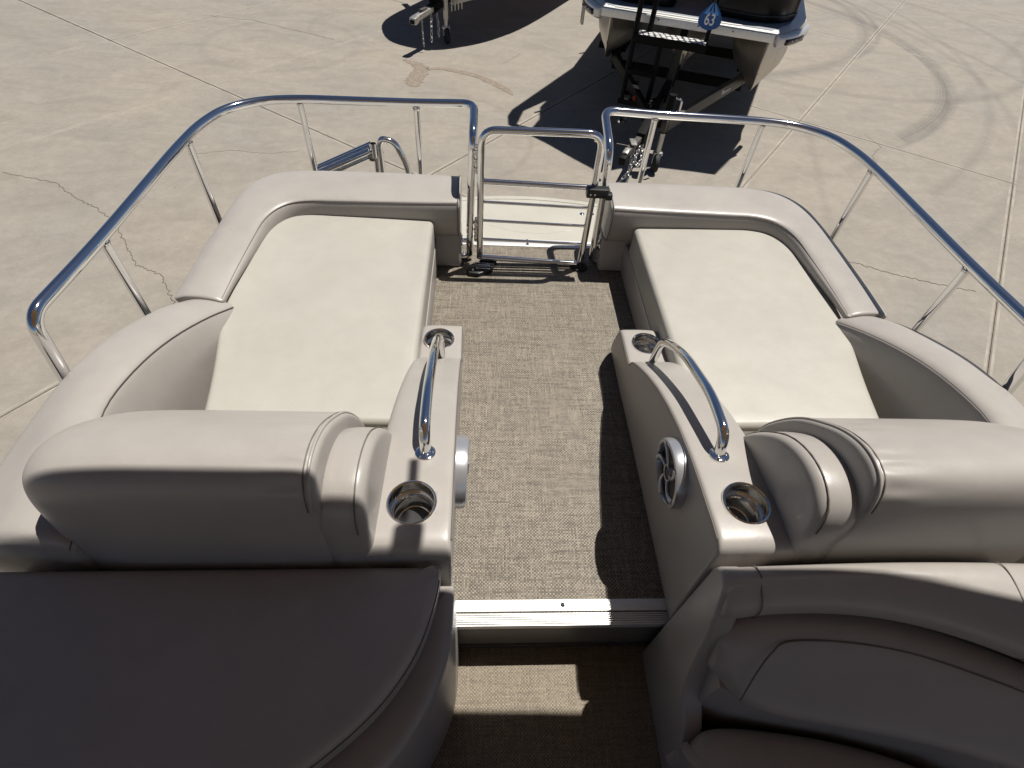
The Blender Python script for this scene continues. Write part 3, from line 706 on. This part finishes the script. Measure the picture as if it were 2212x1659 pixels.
# ------------------------------------------------------------------ neighbouring pontoon boat (right) on its trailer
O3 = np.array([2.0, 6.75]); UH = np.array([.94, -.342]); WH = np.array([.342, .94])
def B(u, w, z): p = O3+UH*u+WH*w; return (p[0], p[1], z)
def BL(L): return [B(*p) for p in L]
pb = empty('pontoon_boat', B(0, 2.5, GZ)); tag(pb, 'white pontoon boat with three silver tubes parked beyond the gate', 'boat', 'neighbouring boats')
front = [(-.95, -.22), (.93, -.22), (1.16, .12), (1.25, .5), (1.25, 5.6), (-1.25, 5.6), (-1.25, .5), (-1.17, .12)]
def bprism(name, L, z0, z1, mat, par, bev=.004):
    return prism(name, [B(u, w, 0)[:2] for u, w in L], 'z', z0, z1, mat, par, bev)
bprism('deck_plate', [(u*.985, w+.02 if w < 1 else w) for u, w in front], -.245, -.172, 'bright_white', pb)
bprism('deck_mat', [(-.88, -.12), (.86, -.12), (1.04, .22), (1.12, .6), (1.12, 5.4), (-1.12, 5.4), (-1.12, .6), (-1.06, .22)], -.1718, -.1675, 'deck_grey', pb, 0)
tube('deck_groove', BL([(-.8, -.16, -.170), (0, -.15, -.170), (.55, -.13, -.170)]), .012, 'bright_white', pb, 8)
beam('front_fascia', B(-.95, -.225, -.215), B(.9, -.225, -.215), .02, .075, 'aluminium', pb)
for u in (-.3, .12, .48): lathe('fascia_screw', [(.0001, .003), (.006, .002), (.008, 0)], B(u, -.237, -.205), 'black_plastic', pb, 10, Matrix.Rotation(R(90), 3, 'X'))
for s in (-1, 1):
    L = [(s*.92, -.232, -.0), (s*1.0, -.19, 0), (s*1.14, .02, 0), (s*1.245, .36, 0)]
    secs = []
    for u, w, _ in crs(L, 4):
        n_ = np.array([s*.75, -.66]); q = lambda d, z: B(u+n_[0]*d, w+n_[1]*d, z)
        secs.append([q(-.03, -.155), q(.012, -.160), q(.034, -.182), q(.036, -.24), q(.026, -.285), q(-.03, -.295)])
    cap = loft('corner_cap', secs, 'satin_metal', pb, 1)
    secs = []
    for u, w, _ in crs([(s*.995, -.195, 0), (s*1.08, -.07, 0), (s*1.17, .09, 0)], 3):
        q = lambda d, z: B(u+s*.75*d, w-.66*d, z)
        secs.append([q(.020, -.205), q(.048, -.207), q(.048, -.256), q(.020, -.258)])
    lens = loft('navigation_light', secs, 'dark_lens', cap, 0)
    for k in (.3, .55): lathe('bulb', [(.0001, .006), (.008, .004), (.01, 0)], B(s*(.995+.175*k)+s*.038, -.195+.285*k-.034, -.23), 'bright_white', lens, 12, Matrix.Rotation(R(90), 3, 'X'))
# pontoons: round tube, keeled wedge nose
def pontoon(u0, w0, zc, rad):
    secs = []
    for f, hw, top, bot in ((0, .012, .27, -.16), (.06, .035, .275, -.22), (.2, .10, .285, -.275), (.4, .18, .292, -.295), (.62, .25, .298, -.30), (.85, .29, .30, -.30), (1.1, .30, .30, -.30), (5.2, .30, .30, -.30)):
        ring = []
        for k in range(20):
            a = 2*math.pi*k/20; ca, sa = math.cos(a), math.sin(a)
            zz = sa*(top if sa > 0 else -bot)*rad/.3
            kk = 1 if f > .9 else .55+.45*f/.9
            xx = math.copysign(abs(ca)**(1 if f > .9 else 1.0), ca)*hw*rad/.3
            if sa < 0 and f < .9: xx *= (1-(-sa)**2*(1-f/.9)*.7)
            ring.append(B(u0+xx, w0+f-(sa if sa > 0 else sa*.2)*.06*(1-min(1, f)), zc+zz))
        secs.append(ring)
    o = loft('pontoon', secs, 'pontoon_skin', pb, 0)
    tube('keel', BL([(u0, w0+.0, zc-.05), (u0, w0+.05, zc-.22), (u0, w0+.25, zc-.29), (u0, w0+1.2, zc-.305), (u0, w0+4, zc-.305)]), .011, 'pontoon_skin', o, 8)
pontoon(-.88, .26, -.56, .30); pontoon(.0, .34, -.56, .30); pontoon(.88, -.02, -.56, .32)
for w in (.5, 1.3, 2.1): beam('cross_channel', B(-1.2, w, -.262), B(1.2, w, -.262), .05, .03, 'galvanized', pb)
for s in (-1,):
    box('bracket', B(s*1.19, .10, -.36), (.03, .09, .17), 'galvanized', pb, .01)
# fence panels, seats and rolled bow (black)
def panel_poly(off):
    return [(-.80, .15+off), (.62, .10+off), (.92, .2+off), (1.08, .42), (1.12, .8), (1.12, 5.2), (-1.12, 5.2), (-1.12, .8), (-1.05, .45)]
bow = [(.20, .16), (.45, .08), (.70, .06), (.90, .14), (1.04, .32), (1.10, .6), (1.10, 2.4), (.95, 2.4), (.5, 1.0), (.25, .6)]
bow = [tuple(p[:2]) for p in crs(bow, 4, True)]
pad('bow_pod', [B(u, w, 0)[:2] for u, w in bow], .42, -.166, .10, 'black_gloss', pb, 0, .03)
tube('pod_trim', [B(u*1.0, w-.004, -.10) for u, w in bow[:28]], .012, 'black_plastic', pb, 8)
bow2 = [(-u, w) for u, w in bow]
pad('bow_pod', [B(u, w, 0)[:2] for u, w in bow2][::-1], .42, -.166, .10, 'black_gloss', pb, 0, .03)
bprism('aft_fence', [(-1.12, 1.6), (1.12, 1.6), (1.12, 5.4), (-1.12, 5.4)], -.166, .55, 'black_gloss', pb, .03)
# its canopy (unseen; outline shaped to throw the yard shadow, slots light the steps)
SH = [(.16, 7.15), (.10, 6.95), (.10, 6.70), (.53, 6.26), (.82, 5.90), (1.08, 5.60), (1.36, 5.72), (1.72, 5.78), (2.17, 5.71), (2.40, 5.66), (2.68, 6.03), (2.98, 6.6), (4.4, 9.6), (2.2, 10.6)]
HC = 3.2
can = [(x+.30*HC, y+.21*HC) for x, y in SH]
cn3 = prism('canopy_top', can, 'z', GZ+HC, GZ+HC+.03, 'canopy_fabric', pb, .0)
def cutter(poly): return prism('cut', poly, 'z', GZ+HC-.2, GZ+HC+.2, 'canopy_fabric', None, 0)
bool_cut(cn3, [cutter([B(u, w, 0)[:2] for u, w in ((-.02, .10), (.70, .10), (.70, .39), (1.35, .39), (1.35, .55), (-.5, .55), (-.5, .39), (-.02, .39))]),
               cutter([(x+.30*HC, y+.21*HC) for x, y in ((.204, 6.727), (.301, 7.118), (.632, 7.494), (.531, 7.274), (.496, 6.905), (.388, 6.643))])])
for u, w in ((-.9, .75), (.9, .75), (.9, 3.2), (-.9, 3.2)): tube('canopy_pole', BL([(u, w, -.17), (u, w, GZ+HC)]), .02, 'black_steel', pb, 10)

tr = empty('boat_trailer', B(0, 1, GZ)); tag(tr, 'black boat trailer with V shaped tongue and jack wheel under the pontoon boat', 'trailer')
beam('tongue', B(-.12, -1.55, -.90), B(0, .6, -.86), .085, .11, 'black_steel', tr)
for s in (-1, 1):
    arm = beam('frame_arm', B(s*.06, -1.15, -.90), B(s*.80, .50, -.82), .06, .12, 'grey_steel' if s > 0 else 'black_steel', tr)
    beam('frame_rail', B(s*.80, .50, -.84), B(s*.80, 4.8, -.84), .07, .13, 'black_steel', tr)
    d_ = np.array([s*.74, 1.65]); d_ /= np.linalg.norm(d_); nn = np.array([d_[1], -d_[0]])*s
    if s > 0:
        pts = (.12, .53)
        q = lambda f, off, z: B(.06+.74*f+nn[0]*off, -1.15+1.65*f+nn[1]*off, z)
        def plate(nm, f0, f1, z0, z1, mat_):
            V = [q(f0, .0325, z0-.08*0+f0*.08), q(f1, .0325, z0+f1*.08), q(f1, .0325, z1+f1*.08), q(f0, .0325, z1+f0*.08)]
            V += [q(f0, .029, z0+f0*.08), q(f1, .029, z0+f1*.08), q(f1, .029, z1+f1*.08), q(f0, .029, z1+f0*.08)]
            mesh_obj(nm, V, [(0, 1, 2, 3), (7, 6, 5, 4), (0, 4, 5, 1), (1, 5, 6, 2), (2, 6, 7, 3), (3, 7, 4, 0)], mat_, arm, False)
        plate('side_marker', .19, .225, -.915, -.885, 'amber')
        x0 = .66
        for k in range(9):
            plate('maker_lettering', x0+k*.0135, x0+k*.0135+.008, -.915, -.900+.006*(k % 2), 'white_print')
        plate('maker_mark', x0-.0, x0+.012, -.893, -.873, 'white_print'); plate('maker_mark', x0+.016, x0+.022, -.893, -.869, 'white_print')
    else:
        tube('side_marker', BL([(s*.30-.03, -.62, -.875), (s*.30-.04, -.60, -.875)]), .03, 'amber', arm, 8)
for w in (.45, 1.6, 3.0): beam('cross_member', B(-.8, w, -.90), B(.8, w, -.90), .07, .10, 'black_steel', tr)
for s in (-1, 1):
    for dd in (-.14, .14): beam('bunk', B(s*.88+dd, .75, -.815), B(s*.88+dd, 4.6, -.815), .07, .06, 'black_steel', tr)
for w in (3.2, 4.0):
    for s in (-1, 1):
        q = Matrix.Rotation(math.atan2(UH[1], UH[0]), 3, 'Z') @ Matrix.Rotation(R(90), 3, 'Y')
        lathe('wheel', [(.02, -.09), (.2, -.09), (.30, -.08), (.315, -.05), (.315, .05), (.30, .08), (.2, .09), (.02, .09)], B(s*1.05, w, GZ+.315), 'rubber', tr, 26, q)
# winch post and bow stop
beam('winch_post', B(-.03, -.55, -.88), B(.0, -.12, -.18), .075, .075, 'black_steel', tr)
beam('post_brace', B(.0, -.05, -.86), B(.0, -.25, -.45), .05, .05, 'black_steel', tr)
tube('winch_strap', BL([(.06, -.25, -.35), (.09, -.1, -.5), (.05, .15, -.72), (.03, .27, -.62)]), .012, 'galvanized', tr, 8)
# coupler, safety chains, jack
cp_ = beam('coupler', B(-.20, -1.90, -.920), B(-.13, -1.56, -.90), .06, .055, 'grey_steel', tr, .010)
beam('coupler_head', B(-.213, -2.0, -.955), B(-.198, -1.90, -.935), .075, .085, 'black_steel', cp_, .02)
beam('latch_cap', B(-.204, -1.95, -.895), B(-.19, -1.86, -.885), .055, .03, 'galvanized', cp_, .01)
box('coupler_plate', B(-.165, -1.74, -.862), (.055, .13, .012), 'galvanized', cp_, .003)
lathe('bow_light', [(.0001, .07), (.03, .055), (.05, .02), (.055, 0)], B(-.36, -1.40, -.80), 'black_plastic', tr, 18, Matrix.Rotation(R(120), 3, 'Y'))
def chain(name, pts, par, rl=.016):
    P_ = crs(pts, 6); d_ = 0; last = np.array(P_[0]); k = 0; root = None
    for p in P_[1:]:
        if np.linalg.norm(p-last) < rl*2.1: continue
        a, b = Vector(last), Vector(p); t_ = (b-a).normalized(); nrm = t_.orthogonal().normalized()
        if k % 2: nrm = t_.cross(nrm)
        L = []
        for i in range(12):
            q = 2*math.pi*i/12; L.append((a+b)/2+t_*math.cos(q)*rl*1.7+nrm*math.sin(q)*rl*.85)
        tube(name, L, rl*.3, 'galvanized', par, 6, closed=True); last = np.array(p); k += 1
chain('chain_link', BL([(-.10, -1.62, -.95), (-.13, -1.72, -1.12), (-.19, -1.80, -1.22), (-.24, -1.84, -1.30)]), tr)
chain('chain_link', BL([(-.16, -1.60, -.95), (-.15, -1.66, -1.15), (-.14, -1.74, -1.27), (-.13, -1.80, -1.36)]), tr)
chain('chain_link', BL([(-.10, -1.50, -.93), (-.06, -1.62, -1.08), (-.10, -1.70, -1.10), (-.14, -1.6, -.97)]), tr)
def jack(u, w, par, ztop, mat):
    tube('jack_sleeve', BL([(u, w, ztop), (u, w, -.98)]), .038, 'black_steel', par, 16)
    tube('jack_post', BL([(u, w, -.98), (u, w, -1.26)]), .027, 'galvanized', par, 14)
    tube('jack_crank', fillet(BL([(u+.03, w, ztop-.03), (u+.10, w-.02, ztop-.03), (u+.10, w-.02, ztop-.22)]), [0, .03, 0]), .011, 'chrome', par, 10)
    q = Matrix.Rotation(math.atan2(UH[1], UH[0])+R(20), 3, 'Z') @ Matrix.Rotation(R(90), 3, 'Y')
    lathe('jack_wheel', [(.015, -.028), (.07, -.028), (.095, -.02), (.1, 0), (.095, .02), (.07, .028), (.015, .028)], B(u-.0, w-.03, GZ+.1), 'rubber', par, 24, q)
    for s in (-1, 1): beam('jack_fork', B(u+s*.036, w, -1.20), B(u+s*.036, w-.03, GZ+.09), .01, .05, 'galvanized', par)
    box('fork_bridge', B(u, w, -1.205), (.10, .06, .035), 'galvanized', par, .008)
jack(.075, -1.10, tr, -.60, 'black_steel')
box('jack_mount', B(.0, -1.10, -.88), (.16, .09, .09), 'black_steel', tr, .008)
# boarding steps fixed to the trailer tongue
ld = empty('trailer_steps', B(-.3, -.5, GZ)); tag(ld, 'black trailer boarding steps with a bright chequer plate tread', 'steps')
tube('step_rail', BL([(-.49, -.52, -.97), (-.49, -.48, .55)]), .027, 'black_steel', ld, 10)
tube('step_rail', BL([(-.20, -.52, -.97), (-.20, -.50, -.30)]), .027, 'black_steel', ld, 10)
tube('step_rail', BL([(-.36, -.36, -.30), (-.34, -.34, .55)]), .027, 'black_steel', ld, 10)
tube('step_rail', BL([(.24, -.40, -.30), (.245, -.33, .60)]), .022, 'black_steel', ld, 10)
for z_, u0, u1 in ((-.955, -.53, -.16), (-.64, -.49, -.20)):
    beam('rung', B(u0, -.52, z_), B(u1, -.52, z_), .075, .05, 'black_steel', ld)
box_tr = prism('tread', [B(u, w, 0)[:2] for u, w in ((-.46, -.55), (.245, -.55), (.245, -.36), (-.46, -.36))], 'z', -.315, -.288, 'chequer_plate', ld, .003)
beam('tread_edge', B(-.49, -.563, -.318), B(.262, -.563, -.318), .022, .075, 'black_steel', ld)
for u in (-.475, .258): beam('tread_side', B(u, -.56, -.305), B(u, -.35, -.305), .02, .055, 'black_steel', ld)
beam('leg_stay', B(-.20, -.52, -.94), B(-.05, -.3, -.92), .04, .04, 'black_steel', ld)
beam('leg_stay', B(-.49, -.52, -.94), B(-.40, .0, -.92), .04, .04, 'black_steel', ld)

# blue number tag hanging in front of the deck
tg = empty('number_tag', B(.217, -.43, -.15)); tag(tg, 'blue teardrop tag printed 63 hanging on the pontoon boat', 'tag')
shape = fillet([(0, .115), (.06, .045), (.118, -.03), (.108, -.105), (.0, -.150), (-.108, -.105), (-.118, -.03), (-.06, .045)], [.01, .05, .06, .05, .07, .05, .06, .05], 5, True)
TO = np.array(B(.217, -.43, -.04)); tilt = .0
def T(a, b, d): p = TO; return (p[0]+UH[0]*a-WH[0]*d, p[1]+UH[1]*a-WH[1]*d, p[2]+b)
def tagplate(nm, poly, d0, d1, mat, par):
    n_ = len(poly); V = [T(a, b, d0) for a, b in poly]+[T(a, b, d1) for a, b in poly]
    F = [tuple(range(n_)), tuple(range(2*n_-1, n_-1, -1))]+[(i, (i+1) % n_, n_+(i+1) % n_, n_+i) for i in range(n_)]
    return mesh_obj(nm, V, F, mat, par, False)
body = tagplate('tag_body', shape, 0, .008, 'blue_tag', tg)
tagplate('tag_top', [(.0-.012, .098), (.012, .098), (.052, .03), (.074, .0), (.03, -.012), (.0, .012), (-.03, -.012), (-.074, .0), (-.052, .03)], .008, .0105, 'blue_light', tg)
tube('tag_cord', [T(0, .10, .004), T(0, .25, .0), T(.01, .6, -.05)], .013, 'black_plastic', tg, 8)
tube('tag_cord', [T(-.02, .02, .012), T(0, .11, .012), T(.02, .02, .012)], .008, 'black_plastic', tg, 8)
cu = bpy.data.curves.new('n', 'FONT'); cu.body = '63'; cu.size = .125; cu.extrude = .0015; cu.align_x = 'CENTER'; cu.align_y = 'CENTER'; cu.offset = .0015
to = bpy.data.objects.new('n', cu); COL.objects.link(to); bpy.context.view_layer.update()
me = bpy.data.meshes.new_from_object(to); bpy.data.objects.remove(to)
V = [T(v.co.x*.85, v.co.y*1.12-.052, .0105+v.co.z) for v in me.vertices]; F = [tuple(p.vertices) for p in me.polygons]
mesh_obj('tag_number', V, F, 'white_print', tg, False)

# ------------------------------------------------------------------ second neighbouring boat (top, only trailer nose in view)
b2 = empty('covered_boat', (-.2, 12, GZ)); tag(b2, 'dark covered boat standing behind the trailer at the top edge', 'boat', 'neighbouring boats')
SH2 = [(-.6, 13.5), (-1.20, 11.9), (-1.62, 10.95), (-1.74, 10.32), (-1.55, 9.62), (-1.12, 9.31), (-.68, 9.32), (-.11, 9.76), (.53, 10.66), (1.42, 12.39), (2.1, 13.8)]
H2 = 1.25
p2 = [tuple(p[:2]) for p in crs([(x+.30*H2, y+.21*H2) for x, y in SH2], 4)]
prism('boat_cover', p2+[(1.5, 15.5), (-.1, 15.5)], 'z', GZ+H2-.02, GZ+H2+.5, 'canopy_fabric', b2, .01)
t2 = empty('boat_trailer', (-.8, 10.2, GZ)); tag(t2, 'trailer nose with coupler and jack wheel at the top edge in round shadow', 'trailer')
def C2(x, y, z): return (x, y, z)
beam('tongue', C2(-1.02, 9.35, -.93), C2(-.5, 10.9, -.88), .09, .11, 'black_steel', t2)
cp2 = beam('coupler', C2(-1.20, 8.98, -.95), C2(-1.0, 9.36, -.92), .095, .075, 'galvanized', t2, .018)
box('latch_handle', (-1.10, 9.17, -.885), (.05, .16, .04), 'grey_steel', cp2, .012, Matrix.Rotation(R(-28), 3, 'Z'))
beam('coupler_head', C2(-1.235, 8.90, -.970), C2(-1.18, 9.02, -.958), .115, .095, 'galvanized', cp2, .03)
beam('ball_socket', C2(-1.242, 8.887, -.975), C2(-1.236, 8.90, -.973), .07, .055, 'black_steel', cp2, .01)  # black block painted as the dark inside the coupler mouth
beam('frame_arm', C2(-.75, 9.9, -.93), C2(.9, 11.6, -.88), .08, .11, 'galvanized', t2)
beam('frame_arm', C2(-.8, 9.9, -.93), C2(-1.5, 11.6, -.88), .08, .11, 'black_steel', t2)
for x_, y_ in ((-1.02, 9.72), (-.9, 9.75)): beam('winch_post', (x_, y_, -.95), (x_, y_+.05, .0), .07, .09, 'black_steel', t2)
tube('jack_sleeve', [(-.80, 9.53, -.2), (-.80, 9.53, -1.08)], .038, 'galvanized', t2, 14)
tube('jack_post', [(-.80, 9.53, -1.08), (-.80, 9.53, -1.26)], .028, 'galvanized', t2, 14)
lathe('jack_wheel', [(.015, -.03), (.08, -.03), (.105, -.02), (.11, 0), (.105, .02), (.08, .03), (.015, .03)], (-.79, 9.50, GZ+.11), 'rubber', t2, 24, Matrix.Rotation(R(25), 3, 'Z') @ Matrix.Rotation(R(90), 3, 'Y'))
beam('jack_fork', (-.755, 9.50, -1.18), (-.745, 9.47, GZ+.1), .012, .06, 'galvanized', t2)
beam('jack_fork', (-.845, 9.54, -1.18), (-.84, 9.52, GZ+.1), .012, .06, 'galvanized', t2)
box('fork_bridge', (-.80, 9.53, -1.19), (.12, .07, .04), 'galvanized', t2, .008)
chain('chain_link', [(-1.0, 9.3, -.98), (-1.0, 9.22, -1.1), (-1.0, 9.18, -1.3)], t2, .02)
chain('chain_link', [(-.92, 9.38, -.98), (-.90, 9.33, -1.12), (-.9, 9.3, -1.25)], t2, .02)
chain('chain_link', [(-1.12, 9.12, -1.0), (-1.12, 9.1, -1.15), (-1.11, 9.06, -1.32)], t2, .014)
for k in range(4): beam('bracket', (-.72+.05*k, 9.75+.05*k, -.85), (-.72+.05*k, 9.75+.05*k, -1.03), .02, .03, 'galvanized', t2)

# brown repair stains along an old crack
stain = [([(-1.394, 8.726), (-1.25, 8.6), (-1.144, 8.5), (-1.085, 8.35), (-1.13, 8.1), (-1.16, 7.9), (-1.13, 7.72)], [.03, .07, .12, .13, .14, .14, .08]),
         ([(-1.03, 8.39), (-.8, 8.42), (-.575, 8.36), (-.311, 8.22), (-.1, 8.02), (.072, 7.82), (.18, 7.6)], [.04, .055, .07, .07, .08, .07, .02])]
for i, (p, w) in enumerate(stain):
    q = crs(p, 7); ws = [w[min(len(w)-1, k//7)]+(w[min(len(w)-1, k//7+1)]-w[min(len(w)-1, k//7)])*(k % 7)/7 for k in range(len(q))]; ws[0] = ws[-1] = .004
    ribbon('crack_stain', q, ws, GZ+.0038, 'stained_concrete', ground, 40+i)
